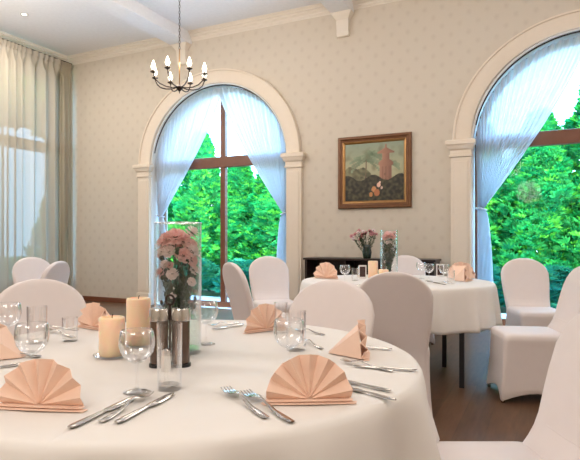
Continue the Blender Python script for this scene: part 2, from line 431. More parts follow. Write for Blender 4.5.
# ------------------------------------------------------------------ outside
struct(G().box(-22, 12, YW + REV, 9.3, -.16, -.06).out('ground', 'patio'))
g = G(); g.add([(-30, 9.3, -.1), (20, 9.3, -.1), (20, 40, .1), (-30, 40, .1)], [(0, 1, 2, 3)]).add([(-40, -10, -.12), (XL - .4, -10, -.12), (XL - .4, 9.3, -.12), (-40, 9.3, -.12)], [(0, 1, 2, 3)])
tag(struct(g.out('ground.001', 'grass')))
def foliage(H_, W_, seed, nspray, base=.12, size=.12, cone=.8):
    r_ = random.Random(seed); vs = []; fs = []; tones = []
    ph = [r_.uniform(0, 6.28) for _ in range(6)]
    for k in range(nspray):
        v = r_.random() ** .9; z = base + v * (H_ - base); a = r_.uniform(0, 2 * PI)
        prof = (min(1, v * 5 + .45)) * (1 - v ** 2.2 * cone) * (1 - v) ** .12
        lump = 1 + .13 * math.sin(3 * a + ph[0] + z * 2) + .12 * math.sin(5 * a - z * 4 + ph[1]) + .10 * math.sin(z * 9 + 2 * a + ph[2])
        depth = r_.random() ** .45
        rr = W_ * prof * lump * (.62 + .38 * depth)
        p = Vector((rr * math.cos(a), rr * math.sin(a), z))
        out = Vector((math.cos(a), math.sin(a), 0)); up = (out * r_.uniform(.3, 1.1) + Vector((r_.uniform(-.4, .4), r_.uniform(-.4, .4), r_.uniform(.2, 1.2)))).normalized()
        side = up.cross(out).normalized() if up.cross(out).length > .01 else Vector((1, 0, 0))
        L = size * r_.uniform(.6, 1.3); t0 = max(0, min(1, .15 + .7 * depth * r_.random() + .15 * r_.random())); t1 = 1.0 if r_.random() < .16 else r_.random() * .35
        for q in range(5):
            ang = (q - 2) * .5 + r_.uniform(-.15, .15); d = up * math.cos(ang) + side * math.sin(ang); w = d.cross(out).normalized() * L * .17 if d.cross(out).length > .01 else side * L * .17
            o = len(vs); m_ = p + d * L * .5
            vs += [p, m_ - w + out * L * .05, p + d * L + out * L * .1, m_ + w + out * L * .05]; fs.append((o, o + 1, o + 2, o + 3)); tones.append((t0, t1))
    me = bpy.data.meshes.new('foliage'); me.from_pydata([tuple(v) for v in vs], [], fs)
    ca = me.color_attributes.new('tone', 'FLOAT_COLOR', 'CORNER')
    buf = []
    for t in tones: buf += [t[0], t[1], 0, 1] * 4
    ca.data.foreach_set('color', buf)
    return me
def tree_obj(me, mat, H_, label, loc, rz, sc, name, cat, group):
    root = thing(name, label, cat, loc, rz, group)
    o = bpy.data.objects.new('foliage', me); COL.objects.link(o); o.parent = root
    if not me.materials: me.materials.append(M[mat])
    G().tube([(0, 0, 0), (.01, 0, H_ * .4), (0, .01, H_ * .8)], [.05, .04, .015], 7).out('trunk', 'trunk', root, smooth=True)
    root.scale = (sc[0], sc[0], sc[1])
    return root
thm = [foliage(3.6, .74, s, 6200, cone=.82) for s in (1, 2, 3)]
bm_ = [foliage(1.15, .62, s, 1500, size=.13, cone=.5) for s in (11, 12)]
W_L = 'seen through the window by the chandelier'; W_R = 'seen through the right arched window'
trees = [(-12.6, 11.4, 0, 1.05, .95, 'tall green thuja farthest to the left beyond the window by the chandelier'),
         (-11.2, 11.1, 1, 1.0, .84, 'low green thuja beyond the left half of the window by the chandelier'),
         (-9.95, 11.2, 2, 1.0, .86, 'dark green thuja behind the left voile of the window by the chandelier'),
         (-8.75, 11.0, 1, 1.05, .80, 'short thuja left of the pointed one, ' + W_L),
         (-7.45, 10.9, 0, .95, 1.02, 'thuja whose pointed tip rises just left of the mullion'),
         (-6.45, 11.0, 2, 1.02, .82, 'broad bright thuja right of the mullion, ' + W_L),
         (-5.45, 10.8, 1, 1.0, .83, 'bright thuja by the right voile of the window by the chandelier'),
         (-4.4, 11.1, 0, 1.0, .9, 'green thuja beyond the wall just right of the window by the chandelier'),
         (-2.3, 11.0, 1, 1.1, .95, 'green thuja hidden mostly by the wall under the painting'),
         (-1.15, 10.9, 2, 1.05, .92, 'thuja behind the voile of the right arched window'),
         (-.12, 10.7, 0, 1.0, .94, 'pointed thuja left of the tall one, ' + W_R),
         (.85, 10.9, 1, 1.15, 1.17, 'tallest thuja at the right edge, ' + W_R),
         (2.0, 10.8, 2, 1.1, 1.15, 'tall thuja beyond the far right side of the right arched window'),
         (3.2, 10.9, 0, 1.1, 1.1, 'tall thuja beyond the right end of the garden hedge')]
for i, (x, y, k, sw, sh, lab) in enumerate(trees):
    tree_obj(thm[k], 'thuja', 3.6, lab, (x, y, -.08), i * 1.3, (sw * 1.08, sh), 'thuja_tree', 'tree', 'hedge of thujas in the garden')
for i, (x, y, lab) in enumerate([(-7.0, 10.0, 'low bluish green shrub at the foot of the pointed thuja'), (-5.7, 9.95, 'low shrub at the foot of the hedge right of the mullion'),
                                 (-1.0, 9.95, 'low bluish shrub outside beside the left jamb of the right window'), (.0, 9.9, 'low dark shrub outside behind the dining chair at the right window'), (1.1, 10.0, 'low dark shrub outside at the right edge of the right window')]):
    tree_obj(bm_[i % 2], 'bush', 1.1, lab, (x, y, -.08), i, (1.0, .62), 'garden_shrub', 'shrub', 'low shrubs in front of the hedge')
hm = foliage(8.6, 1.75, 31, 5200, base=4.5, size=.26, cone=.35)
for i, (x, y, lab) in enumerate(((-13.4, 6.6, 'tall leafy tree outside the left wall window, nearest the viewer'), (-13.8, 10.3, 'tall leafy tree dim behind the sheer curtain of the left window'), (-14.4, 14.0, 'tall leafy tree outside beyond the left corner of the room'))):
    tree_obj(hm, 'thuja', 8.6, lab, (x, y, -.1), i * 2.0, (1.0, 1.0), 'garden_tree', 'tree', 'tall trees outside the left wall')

# ------------------------------------------------------------------ painting
root = thing('framed_painting', 'gilt framed oil landscape with palm and pink tower on the wallpaper', 'painting', (-2.13, YW, 2.035))
W2, H2 = .515, .50
def mould(g, w, h, prof):
    rings = []
    for ins, d in prof: rings.append([(-w + ins, -d, -h + ins), (w - ins, -d, -h + ins), (w - ins, -d, h - ins), (-w + ins, -d, h - ins)])
    return g.loft(rings, False, False)
mould(G(), W2, H2, [(0, .002), (0, .035), (.012, .05), (.035, .05), (.05, .035), (.07, .032)]).out('frame', 'frame', root)
mould(G(), W2, H2, [(.068, .032), (.074, .042), (.09, .036), (.105, .020)]).out('gilt_slip', 'gilt', root)
nx, nz = 110, 104; cw, ch = W2 - .1, H2 - .1; vs = []; cols = []
def lerp(a, b, t): t = max(0, min(1, t)); return tuple(p + (q - p) * t for p, q in zip(a, b))
pr = random.Random(5)
blobs = [(pr.uniform(0, 1), pr.uniform(0, .45), pr.uniform(.03, .09), pr.random()) for _ in range(80)]
fronds = []
for (bx, by, L, n) in ((.36, .70, .27, 11), (.47, .80, .2, 9), (.80, .62, .12, 7)):
    for k in range(n):
        a = -.35 + (PI + .7) * k / (n - 1); fronds.append((bx, by, a, L * (.8 + .3 * pr.random())))
def paint(u, v):
    c = lerp((.42, .38, .20), (.24, .29, .21), v * 1.1 - .1)
    c = lerp(c, (.48, .44, .28), .5 * max(0, 1 - abs(v - .55) * 4))
    hz = .46 + .05 * math.sin(u * 9) + .03 * math.sin(u * 23)
    if u < .45 and v < hz + .08: c = lerp((.07, .07, .035), (.22, .21, .11), .5 + 1.2 * mnoise.noise(Vector((u * 14, v * 14, 3))))
    for bx, by, a, L in fronds:
        for s in range(9):
            t = s / 8; x = bx + L * t * math.cos(a); y = by + L * t * math.sin(a) * .8 - .22 * L * t * t * 2
            if abs(u - x) < .016 and abs(v - y) < .022: c = lerp((.10, .15, .08), (.24, .30, .19), t)
    if abs(u - .36 - .03 * (v - .4)) < .008 and .3 < v < .7: c = (.15, .10, .06)
    # tower
    c = lerp(c, (.14, .13, .07), .45 * max(0, mnoise.noise(Vector((u * 9, v * 9, 1))) * 2))
    w = .0
    if .28 < v < .60: w = .10
    elif .60 <= v < .64: w = .125
    elif .64 <= v < .70: w = .125 - (v - .64) * 1.0
    elif .70 <= v < .80: w = .055
    elif .80 <= v < .83: w = .14
    elif .83 <= v < .90: w = .13 - (v - .83) * 1.7
    elif .90 <= v < .96: w = .012
    if abs(u - .70) < w:
        c = lerp((.40, .20, .13), (.22, .10, .065), (u - .70) / max(w, .01) * .5 + .5)
        if .3 < v < .58 and (int((u - .6) * 34) % 2): c = lerp(c, (.20, .09, .06), .5)
    if v < .40 + .05 * math.sin(u * 14 + 1): c = lerp((.012, .010, .007), (.085, .075, .035), .3 + 1.2 * mnoise.noise(Vector((u * 17, v * 17, 8))))
    for bx, by, rr, k in blobs:
        if (u - bx) ** 2 + (v - by) ** 2 < rr * rr * .35: c = lerp(c, (.015, .012, .008) if k < .7 else (.10, .085, .04), max(0, .6 * mnoise.noise(Vector((u * 22, v * 22, k * 9))) + .15))
    for fx, fy, fr, fc in ((.50, .20, .05, (.55, .25, .10)), (.58, .27, .04, (.75, .48, .36)), (.55, .14, .06, (.42, .15, .06)), (.45, .11, .04, (.5, .22, .08)), (.63, .22, .025, (.6, .42, .34)), (.60, .31, .022, (.8, .55, .45))):
        if (u - fx) ** 2 * 1.6 + (v - fy) ** 2 < fr * fr: c = fc
    return c
for j in range(nz + 1):
    for i in range(nx + 1):
        vs.append((-cw + 2 * cw * i / nx, -.018, -ch + 2 * ch * j / nz)); cols += [*paint(i / nx, j / nz), 1]
f = [(j * (nx + 1) + i, j * (nx + 1) + i + 1, (j + 1) * (nx + 1) + i + 1, (j + 1) * (nx + 1) + i) for j in range(nz) for i in range(nx)]
pm = N('oil_paint'); at = pm.n('ShaderNodeAttribute'); at.attribute_name = 'paint'; pm.prin(at.outputs['Color'], .35); pm.bump(pm.noise(60), .2, .002)
o = G().add(vs, f).out('canvas', pm.end(), root, recalc=False)
o.data.color_attributes.new('paint', 'FLOAT_COLOR', 'POINT').data.foreach_set('color', cols)

# ------------------------------------------------------------------ sideboard
root = thing('sideboard', 'low black-brown wooden sideboard with open niches against the wall under the painting', 'sideboard', (-2.115, 6.85, 0))
sw_, sd = .865, .40
G().box(-sw_ - .02, sw_ + .02, -.02, sd, .83, .858).out('top_board', 'wood', root, bevel=.004)
g = G()
for x in (-sw_, -.31, .29, sw_ - .03): g.box(x, x + .03, 0, sd - .01, .0, .83)
g.box(-sw_, sw_, sd - .03, sd - .01, 0, .83); g.out('carcass', 'wood', root)
for z in (.08, .5):
    G().box(-sw_ + .03, sw_ - .03, .01, sd - .03, z, z + .025).out('shelf', 'wood', root)
for a, b in ((-.82, -.33), (-.27, .27), (.33, .82)):
    dd = G().box(a, b, -.015, .003, .12, .49).out('door', 'wood', root, bevel=.003)
    G().sphere(((a + b) / 2 + .2, -.025, .4), .012).out('knob', 'iron', dd, smooth=True)

# ------------------------------------------------------------------ tables
def table(label, c, r, legs):
    t = thing('round_table', label, 'table', (c[0], c[1], 0))
    G().lathe([(0.001, .715), (r - .02, .715), (r - .012, .72), (r - .012, .737), (r - .02, .742), (.001, .742)], 64).out('table_top', 'wood', t)
    for x, y in legs:
        G().box(x - .0175, x + .0175, y - .0175, y + .0175, 0, .715).out('leg', 'black', t, bevel=.003)
    for k in (0, 1):
        (xa, ya), (xb, yb) = legs[k], legs[(k + 2) % 4]
        G().tube([(xa, ya, .69), (xb, yb, .69)], .014, 6).out('rail', 'black', t)
    return t
def cloth(label, c, r, drop, k, seed, flare=.05, z=.75):
    r_ = random.Random(seed); n = 360; ph = [r_.uniform(0, 6.28) for _ in range(4)]
    prof = [(0, 0, 0), (.3, 0, 0), (.6, 0, 0), (.85, 0, 0), (r - .03, 0, 0), (r - .012, -.001, 0), (r - .003, -.006, .01), (r + .003, -.016, .05), (r + .006, -.04, .15)] 
    for q in range(1, 13): prof.append((r + .007, -.04 - (drop - .04) * q / 12, .15 + .85 * q / 12))
    prof = [p for i, p in enumerate(prof) if p[0] <= r - .03 or i > 3]
    vs = [(0, 0, 0)]; fs = []
    rings = len(prof) - 1
    for (rr, dz, w) in prof[1:]:
        for j in range(n):
            a = 2 * PI * j / n
            s = math.sin(k * a + ph[0] + .8 * math.sin(3 * a + ph[1])) * .65 + .35 * math.sin((k * 1.6 // 1) * a + ph[2])
            s = (s * .5 + .5) ** 1.3
            rad = rr + w * (flare * s)
            vs.append((rad * math.cos(a), rad * math.sin(a), dz + .004 * w * math.sin(2 * a + ph[3])))
    for j in range(n): fs.append((0, 1 + j, 1 + (j + 1) % n))
    for i in range(rings - 1):
        for j in range(n):
            b = 1 + i * n; kx = (j + 1) % n; fs.append((b + j, b + n + j, b + n + kx, b + kx))
    o = G().add(vs, fs).out('tablecloth', 'cloth', None, smooth=True, loc=(c[0], c[1], z))
    tag(o, label, 'tablecloth'); o.modifiers.new('thickness', 'SOLIDIFY').thickness = .002; o.modifiers['thickness'].offset = -1
    return o
T1 = rt * -.325 + fw * 1.735; T2 = Vector((-1.205, 4.76, 0)); RT1 = .765; RT2 = .82
def cf(x, d): v = rt * x + fw * d; return (v.x, v.y)
table('round dining table hidden under the white cloth in the foreground', T1, RT1 - .01, [cf(.4, -.35), cf(.4, .35), cf(-.4, .35), cf(-.4, -.35)])
table('round dining table with black metal legs under the farther white cloth', T2, RT2 - .01, [cf(.345, -.71), cf(.42, -.05), cf(-.345, .71), cf(-.42, .05)])
cloth('large white tablecloth draped over the round foreground table', T1, RT1, .28, 14, 3, .095)
cloth('white tablecloth on the farther round table, hanging above black legs', T2, RT2, .33, 21, 8, .05)

# ------------------------------------------------------------------ chairs in stretch covers
def rrect(w, y0, y1, z, rad, n=6, pinch=0, dz=0, legs=0):
    """rounded rectangle ring from y0 to y1, half width w"""
    rad = min(rad, w * .98, (y1 - y0) * .49); pts = []
    for cx_, cy_, a0 in ((w - rad, y1 - rad, 0), (-w + rad, y1 - rad, PI / 2), (-w + rad, y0 + rad, PI), (w - rad, y0 + rad, 1.5 * PI)):
        for k in range(n + 1):
            a = a0 + PI / 2 * k / n; pts.append([cx_ + rad * math.cos(a), cy_ + rad * math.sin(a)])
    out = []; m = len(pts)
    for i in range(m):
        p, q = pts[i], pts[(i + 1) % m]; out.append(p); L = math.hypot(q[0] - p[0], q[1] - p[1])
        if i % (n + 1) == n:
            for s in range(1, 8): out.append([p[0] + (q[0] - p[0]) * s / 8, p[1] + (q[1] - p[1]) * s / 8])
    ym = (y0 + y1) / 2; res = []
    for x, y in out:
        ex = 1 - min(1, abs(x) / w); ey = 1 - min(1, abs(y - ym) / ((y1 - y0) / 2)); e = (ex if abs(y - ym) > (y1 - y0) / 2 * .93 else ey)
        s = math.sin(e * PI / 2)
        f = 1 - pinch * s
        res.append((x * (f if ey > 0 and abs(x) > w * .93 else 1), ym + (y - ym) * (f if abs(y - ym) > (y1 - y0) / 2 * .93 else 1), z + dz * s))
    return res
def make_chair(label, loc, rz):
    t = thing('banquet_chair', label, 'chair', loc, rz, 'banquet chairs in white stretch covers')
    # seat with skirt
    rings = []
    for z, w, y0, y1, rad, pin, dz in ((.470, .06, -.06, .09, .05, 0, 0), (.469, .15, -.15, .17, .07, 0, 0), (.464, .195, -.19, .215, .05, 0, 0), (.45, .21, -.20, .232, .04, 0, 0), (.42, .213, -.20, .236, .035, 0, 0), (.395, .211, -.20, .234, .03, .01, 0),
                                       (.33, .212, -.205, .238, .03, .035, 0), (.24, .215, -.215, .243, .028, .06, .0), (.15, .22, -.225, .25, .025, .075, .01), (.07, .225, -.235, .257, .022, .085, .03), (.018, .229, -.245, .262, .02, .09, .055), (.012, .224, -.24, .257, .02, .09, .055)):
        rings.append(rrect(w, y0, y1, z, rad, pinch=pin, dz=dz))
    G().loft(rings, True, False).out('seat_cover', 'cover', t, smooth=True, angle=60)
    # backrest: lofted upward, leaning back
    rings = []; zs = [.012, .06, .15, .3, .42, .46, .49, .52, .56, .6, .65, .7, .78, .83, .86, .88, .895, .907, .916, .922, .925]
    for z in zs:
        u = max(0, (z - .42) / .505)
        yc = -.218 - .135 * u ** 1.15 - (.02 * (1 - z / .42) if z < .42 else 0)
        w = .193 + .034 * math.sin(min(1, u) * PI * .62) if z >= .42 else .193 + .03 * (1 - z / .42)
        if z > .74:
            e = (z - .74) / .186; w = w * max(.02, (1 - e ** 2.3)) ** .5
        th = .032 - .010 * u
        if z > .9: th *= max(.15, 1 - ((z - .9) / .026) ** 2) ** .5
        if z < .42: th = .03
        ext = .05 * max(0, 1 - (z - .44) / .13) ** 2 if z >= .44 else .05 * z / .44
        rings.append(rrect(w, yc - th, yc + th + ext, z, min(th * .95, .03), pinch=0, dz=0))
    G().loft(rings, False, True).out('back_cover', 'cover', t, smooth=True, angle=70)
    # stitched seam across the lower backrest
    yc = -.218 - .135 * (.12 / .505) ** 1.15 + .031
    G().tube([(-.185, yc - .004, .542), (-.1, yc, .54), (0, yc, .54), (.1, yc, .54), (.185, yc - .004, .542)], .0035, 6).out('seam', 'cover', t, smooth=True)
    for sx in (-1, 1):
        for y in (-.222, .240): G().lathe([(.011, 0), (.013, .002), (.013, .06)], 10, (sx * .203, y, 0), True, True).out('leg', 'chrome', t, smooth=True)
    return t
def chair_origin(px, d, hd):
    """origin so that the backrest top (local y -.353) is at pixel column px, depth d"""
    top = at_d(px, d, 0); f = Vector((-math.sin(hd), math.cos(hd), 0)); return top + f * .353
def toward(p, c): v = c - p; return math.atan2(v.y, v.x) - PI / 2
chairs = []
for px, d, hd, lab in [
    (335, 2.56, None, 'white covered chair drawn up to the foreground table, just left of the greyer one'),
    (394, 3.17, ('T2'), 'shaded greyish covered chair with its back turned, between the two tables'),
    (38, 2.62, None, 'white covered chair at the far left of the foreground table'),
    (31, 5.7, (.8, -.6), 'white covered chair standing by the left curtain, left of its bluish neighbour'),
    (60, 4.7, (-.93, .1), 'narrow bluish side-on covered chair near the left curtain'),
    (230, 4.45, (1, .5), 'side-on covered chair leaning left in front of the window by the chandelier'),
    (268, 6.0, (.25, -1), 'rounded covered chair before the right jamb of the window by the chandelier'),
    (523, 5.4, (-.12, -1), 'front-facing covered chair with visible backrest before the right arched window'),
    (405, 6.35, (-.1, -1), 'covered chair behind the farther table with only its rounded top showing'),
]:
    top = at_d(px, d, 0)
    if hd is None: h = toward(top, T1)
    elif hd == 'T2': h = toward(top, T2)
    else: h = face(*hd)
    o = chair_origin(px, d, h)
    chairs.append((o, h, lab))
i_c = at_d(531, 3.88, 0); chairs.append((i_c, face(-1, .16), 'side-on covered chair at the right of the farther table, bright seat in view'))
j_c = at_d(490, 1.50, 0); j_c = rt * .63 + fw * 1.565; chairs.append((j_c, face(-1, .0), 'large pale covered chair cut off by the bottom right corner of the view'))
first = make_chair(chairs[0][2], chairs[0][0], chairs[0][1])
for o, h, lab in chairs[1:]: dup(first, o, h, lab)

# ------------------------------------------------------------------ napkins
def make_napkin(label, loc, rz, grp):
    t = thing('fan_napkin', label, 'napkin', loc, rz, grp)
    n = 7; rad = .099; vs = []; a0, a1 = R(-1), R(181); K = n * 2
    cz = .012; m = 6
    for k in range(K + 1):
        a = a0 + (a1 - a0) * k / K; z_ = .5 if k % 2 else -.5
        for q in range(m + 1):
            r_ = rad * (.03 + .97 * q / m); dep = .015 * (q / m) ** .9 + .002
            rr = r_ * (1.0 if k % 2 else .97)
            lean = -.10 * r_ * math.sin(a)
            vs.append((rr * math.cos(a), z_ * dep * 1.3 + lean + .008, max(.003, cz + rr * math.sin(a) * 1.0)))
    fs = [(k * (m + 1) + q, (k + 1) * (m + 1) + q, (k + 1) * (m + 1) + q + 1, k * (m + 1) + q + 1) for k in range(K) for q in range(m)]
    o = G().add(vs, fs).out('pleated_fan', 'napkin', t, recalc=False)
    o.modifiers.new('thickness', 'SOLIDIFY').thickness = .0016
    # folded support behind and base layers
    g = G()
    g.add([(-.055, -.012, .085), (.055, -.012, .085), (.012, -.105, .003), (-.012, -.105, .003), (-.095, -.004, .004), (.095, -.004, .004)], [(0, 1, 2, 3), (0, 3, 4), (1, 5, 2)])
    o = g.out('support_fold', 'napkin', t, recalc=False); o.modifiers.new('thickness', 'SOLIDIFY').thickness = .0016
    g = G()
    for zz, w, yy in ((.002, .108, .022), (.007, .100, .017)):
        g.add([(-w, yy - .02, zz), (-w + .004, yy - .004, zz), (0, yy + .004, zz + .002), (w - .004, yy - .004, zz), (w, yy - .02, zz), (0, yy - .03, zz + .005)], [(0, 1, 2, 5), (5, 2, 3, 4)])
    o = g.out('base_fold', 'napkin', t, recalc=False); o.modifiers.new('thickness', 'SOLIDIFY').thickness = .0016
    return t
GN1 = 'peach fan napkins on the foreground table'; GN2 = 'peach fan napkins on the farther table'
nap = [(at_z(41, 409), face(-.12, -1), 'peach fan napkin at the front left of the foreground table', GN1),
       (at_z(309, 403), face(.05, -1), 'peach fan napkin facing the viewer at the front right of the foreground table', GN1),
       (at_z(362, 354), face(1, -.12), 'peach napkin seen side-on as a slanted wedge near the right rim of the foreground table', GN1),
       (at_z(265, 331), face(.6, -.8), 'peach rounded fan napkin beside the wine glass at the back of the foreground table', GN1),
       (at_z(94, 329), face(-.55, -.75), 'peach napkin behind the short candle at the back left of the foreground table', GN1),
       (at_z(-8, 357), face(-1, .1), 'peach napkin cut off by the left edge of the view', GN1),
       (at_z(325, 279, .75), face(-.5, -1), 'peach napkin at the left side of the farther table', GN2),
       (at_z(469, 283, .75), face(1, -.5), 'peach napkin nearest the right rim of the farther table', GN2),
       (at_z(455, 280.5, .75), face(1, .3), 'peach napkin behind another at the right side of the farther table', GN2)]
nap[-1] = (at_d(461, 5.05, .75), face(.6, 1), nap[-1][2], GN2); nap[-2] = (at_d(468, 4.72, .75), face(1, -.6), nap[-2][2], GN2)
nap[-3] = (at_d(326, 5.0, .75), face(-.6, -.8), nap[-3][2], GN2)
n0 = make_napkin(nap[0][2], nap[0][0], nap[0][1], nap[0][3])
for p, h, lab, grp in nap[1:]: dup(n0, p, h, lab, grp, (1.3, 1.2, 1.4) if grp == GN2 else None)

# ------------------------------------------------------------------ cutlery
def plate_shape(name, outline_pts, th, bend, mat='steel'):
    """flat outline (x along length, half widths) swept into a thin curved bar"""
    rings = []
    for x, w in outline_pts:
        z = bend(x); t = th if w > .0015 else th * .7
        rings.append([(x, -w, z), (x, -w * .6, z + t * .8), (x, 0, z + t), (x, w * .6, z + t * .8), (x, w, z), (x, 0, z - .0002)])
    return G().loft(rings)
def mk_knife(label, a, b, grp): 
    o = plate_shape('k', [(0, .004), (.004, .008), (.02, .0095), (.06, .008), (.10, .006), (.112, .0055), (.118, .010), (.15, .0115), (.19, .010), (.212, .006), (.222, .001)], .0035, lambda x: .0035)
    return place(o, 'table_knife', label, 'knife', a, b, .222, grp)
def mk_spoon(label, a, b, grp):
    o = plate_shape('s', [(0, .004), (.004, .0075), (.03, .0085), (.07, .006), (.11, .0035), (.135, .0032), (.143, .006), (.155, .015), (.172, .020), (.188, .0185), (.198, .011), (.203, .002)], .0025, lambda x: .003 + .010 * math.exp(-((x - .12) / .035) ** 2))
    return place(o, 'table_spoon', label, 'spoon', a, b, .203, grp)
def mk_fork(label, a, b, grp):
    bend = lambda x: .003 + .011 * math.exp(-((x - .13) / .035) ** 2)
    g = plate_shape('f', [(0, .004), (.004, .0075), (.03, .0085), (.07, .006), (.11, .0035), (.13, .0032), (.138, .006), (.148, .0115), (.158, .0125), (.162, .012)], .0025, bend)
    for q in (-1.5, -.5, .5, 1.5):
        y = q * .0068
        g.loft([[(x, y - w, bend(x) + e), (x, y - w, bend(x) + e + .002), (x, y + w, bend(x) + e + .002), (x, y + w, bend(x) + e)] for x, w, e in ((.157, .0019, 0), (.18, .0017, .001), (.198, .0013, .004), (.206, .0006, .006))])
    return place(g, 'table_fork', label, 'fork', a, b, .206, grp)
def place(g, name, label, cat, a, b, L, grp):
    """a = handle end, b = tip (pixels on the cloth): direction from these, real length kept"""
    A, B = at_z(*a, z=.752), at_z(*b, z=.752); d = (B - A); m_ = (A + B) / 2; ang = math.atan2(d.y, d.x)
    sc = max(.8, min(1.12, d.length / L)); A = m_ - d.normalized() * L * sc / 2
    o = g.out(name, 'steel', None, smooth=True, angle=50); o.location = (A.x, A.y, .7512); o.rotation_euler = (0, 0, ang); o.scale = (sc, sc, 1)
    return tag(o, label, cat, grp)
GC = 'cutlery laid on the foreground table'
mk_knife('steel knife by the front left napkin, leftmost of the three pieces there', (69, 429), (135, 398), GC)
mk_fork('steel fork between the two knives by the front left napkin', (100, 423), (150, 395), GC)
mk_knife('steel knife by the front left napkin, ending under the tall tumbler', (116, 424), (174, 394), GC)
mk_fork('steel fork left of the front right napkin, the farther left of two', (270, 421), (223, 389), GC)
mk_fork('steel fork left of the front right napkin, the nearer to it', (297, 426), (242, 392), GC)
mk_knife('steel knife right of the front right napkin, the farther of two', (386, 391), (335, 380), GC)
mk_knife('steel knife right of the front right napkin, the nearer of two', (394, 401), (338, 386), GC)
mk_knife('steel knife reaching nearest the right rim of the foreground table', (414, 371), (356, 367), GC)
mk_fork('steel fork between the right rim knife and the side-on napkin', (393, 372), (342, 362), GC)
mk_knife('steel knife behind the side-on napkin by the right rim', (386, 349.5), (345, 347), GC)
mk_fork('steel fork between the wine glass and the side-on napkin', (322, 349), (303, 341), GC)
mk_spoon('steel spoon behind the wine glass pair at the back of the table', (318, 334), (302, 331), GC)
mk_knife('steel knife left of the back napkin, the nearer of two', (243, 325), (212, 330), GC)
mk_fork('steel fork left of the back napkin, the farther of two', (240, 323), (208, 327), GC)
mk_knife('steel knife behind the left tumbler, the farther of two', (76, 330), (52, 327), GC)
mk_fork('steel fork behind the left tumbler, the nearer of two', (73, 337), (48, 331), GC)
mk_spoon('steel spoon by the left edge wine glass', (3, 357), (28, 357), GC)
mk_knife('steel knife at the left edge of the view below the spoon', (-14, 370), (12, 366), GC)

# ------------------------------------------------------------------ glassware
def shell(prof, th=.0012): return prof + [(max(.0005, r - th), z + (th if i == 0 else 0)) for i, (r, z) in list(enumerate(prof))[::-1]]
def wine_glass(label, loc, grp, h=.165, r=.043):
    t = thing('wine_glass', label, 'glass', loc, 0, grp); s = h / .165
    G().lathe([(.0005, .0), (.033, .0), (.0335, .0015), (.02, .004), (.006, .008), (.0035, .014), (.0032, .04), (.0035, .07 * s), (.006, .076 * s)], 28).out('foot', 'glass', t, smooth=True)
    b0 = .075 * s; bp = [(.0008, b0), (r * .35, b0 + .004), (r * .68, b0 + .014), (r * .9, b0 + .028), (r, b0 + .045), (r * .99, b0 + .06), (r * .92, b0 + .078), (r * .86, h)]
    G().lathe(bp + [(r * .86 - .0012, h)] + [(max(.0005, q - .0012), z + .001) for q, z in bp[:-1][::-1]], 32).out('bowl', 'glass', t, smooth=True)
    return t
def tumbler(label, loc, grp, h=.16, r=.031, name='tumbler'):
    bp = [(.0005, 0), (r * .93, 0), (r * .95, .004), (r, h)]
    o = G().lathe(bp + [(r - .0015, h)] + [(r * .9, .012), (.0005, .010)], 32).out(name, 'glass', None, smooth=True, angle=50); o.location = loc
    return tag(o, label, 'glass', grp)
GG = 'glassware on the foreground table'; GH = 'glassware on the farther table'
def first_glass(): pass
w0 = wine_glass('clear wine glass beside the tall tumbler at the front of the table', at_z(137, 392), GG, h=.150)
tumbler('tall clear tumbler in front of the shaker caddy', at_z(169.5, 389), GG, .163, .031)
dup(w0, at_z(32, 381), 0, 'clear wine glass behind the front left napkin', GG)
tumbler('clear straight tumbler behind the left wine glass', at_z(37, 343), GG, .13, .034)
tumbler('small clear tumbler right of the left cutlery pair', at_z(70, 341), GG, .085, .028)
dup(w0, at_z(289, 374), 0, 'clear wine glass behind the front right napkin', GG)
tumbler('clear tumbler beside the wine glass at the back right of the table', at_z(296, 350), GG, .13, .034)
dup(w0, at_z(206, 344), 0, 'clear wine glass right of the flower vase', GG)
tumbler('slim clear tumbler right of the back napkin', at_z(281, 333), GG, .12, .026)
dup(w0, at_z(8, 347), 0, 'clear wine glass at the left edge of the view', GG)
for px, d, lab in ((345, 4.5, 'wine glass on the farther table left of the menu card'), (429, 4.75, 'wine glass on the farther table left of the dark card at right'), (421, 5.0, 'wine glass behind another beside the back chair'), (444, 4.6, 'wine glass in front of the right napkins on the farther table')):
    dup(w0, at_d(px, d, .75), 0, lab, GH)
tumbler('tumbler on the farther table left of the menu card', at_d(355, 4.8, .75), GH, .11, .03)
tumbler('tumbler on the farther table in front of the right napkins', at_d(451, 4.45, .75), GH, .11, .03)
tumbler('tumbler on the farther table between peach candle and menu card', at_d(361, 5.3, .75), GH, .10, .03)
for k, (px, d, a, lab) in enumerate(((315, 4.45, 0, 'knife by the left napkin on the farther table'), (345, 4.25, .6, 'knife in front of the menu card on the farther table'), (446, 4.3, 2.2, 'knife before the right napkins on the farther table'), (440, 4.45, 2.3, 'knife left of the right napkins on the farther table'))):
    g = plate_shape('k', [(0, .004), (.02, .0095), (.10, .006), (.118, .010), (.15, .0115), (.222, .001)], .0035, lambda x: .003)
    o = g.out('table_knife', 'steel', None, smooth=True, angle=50); p = at_d(px, d, .7515); o.location = p; o.rotation_euler = (0, 0, a); tag(o, 'steel ' + lab, 'knife', 'cutlery on the farther table')

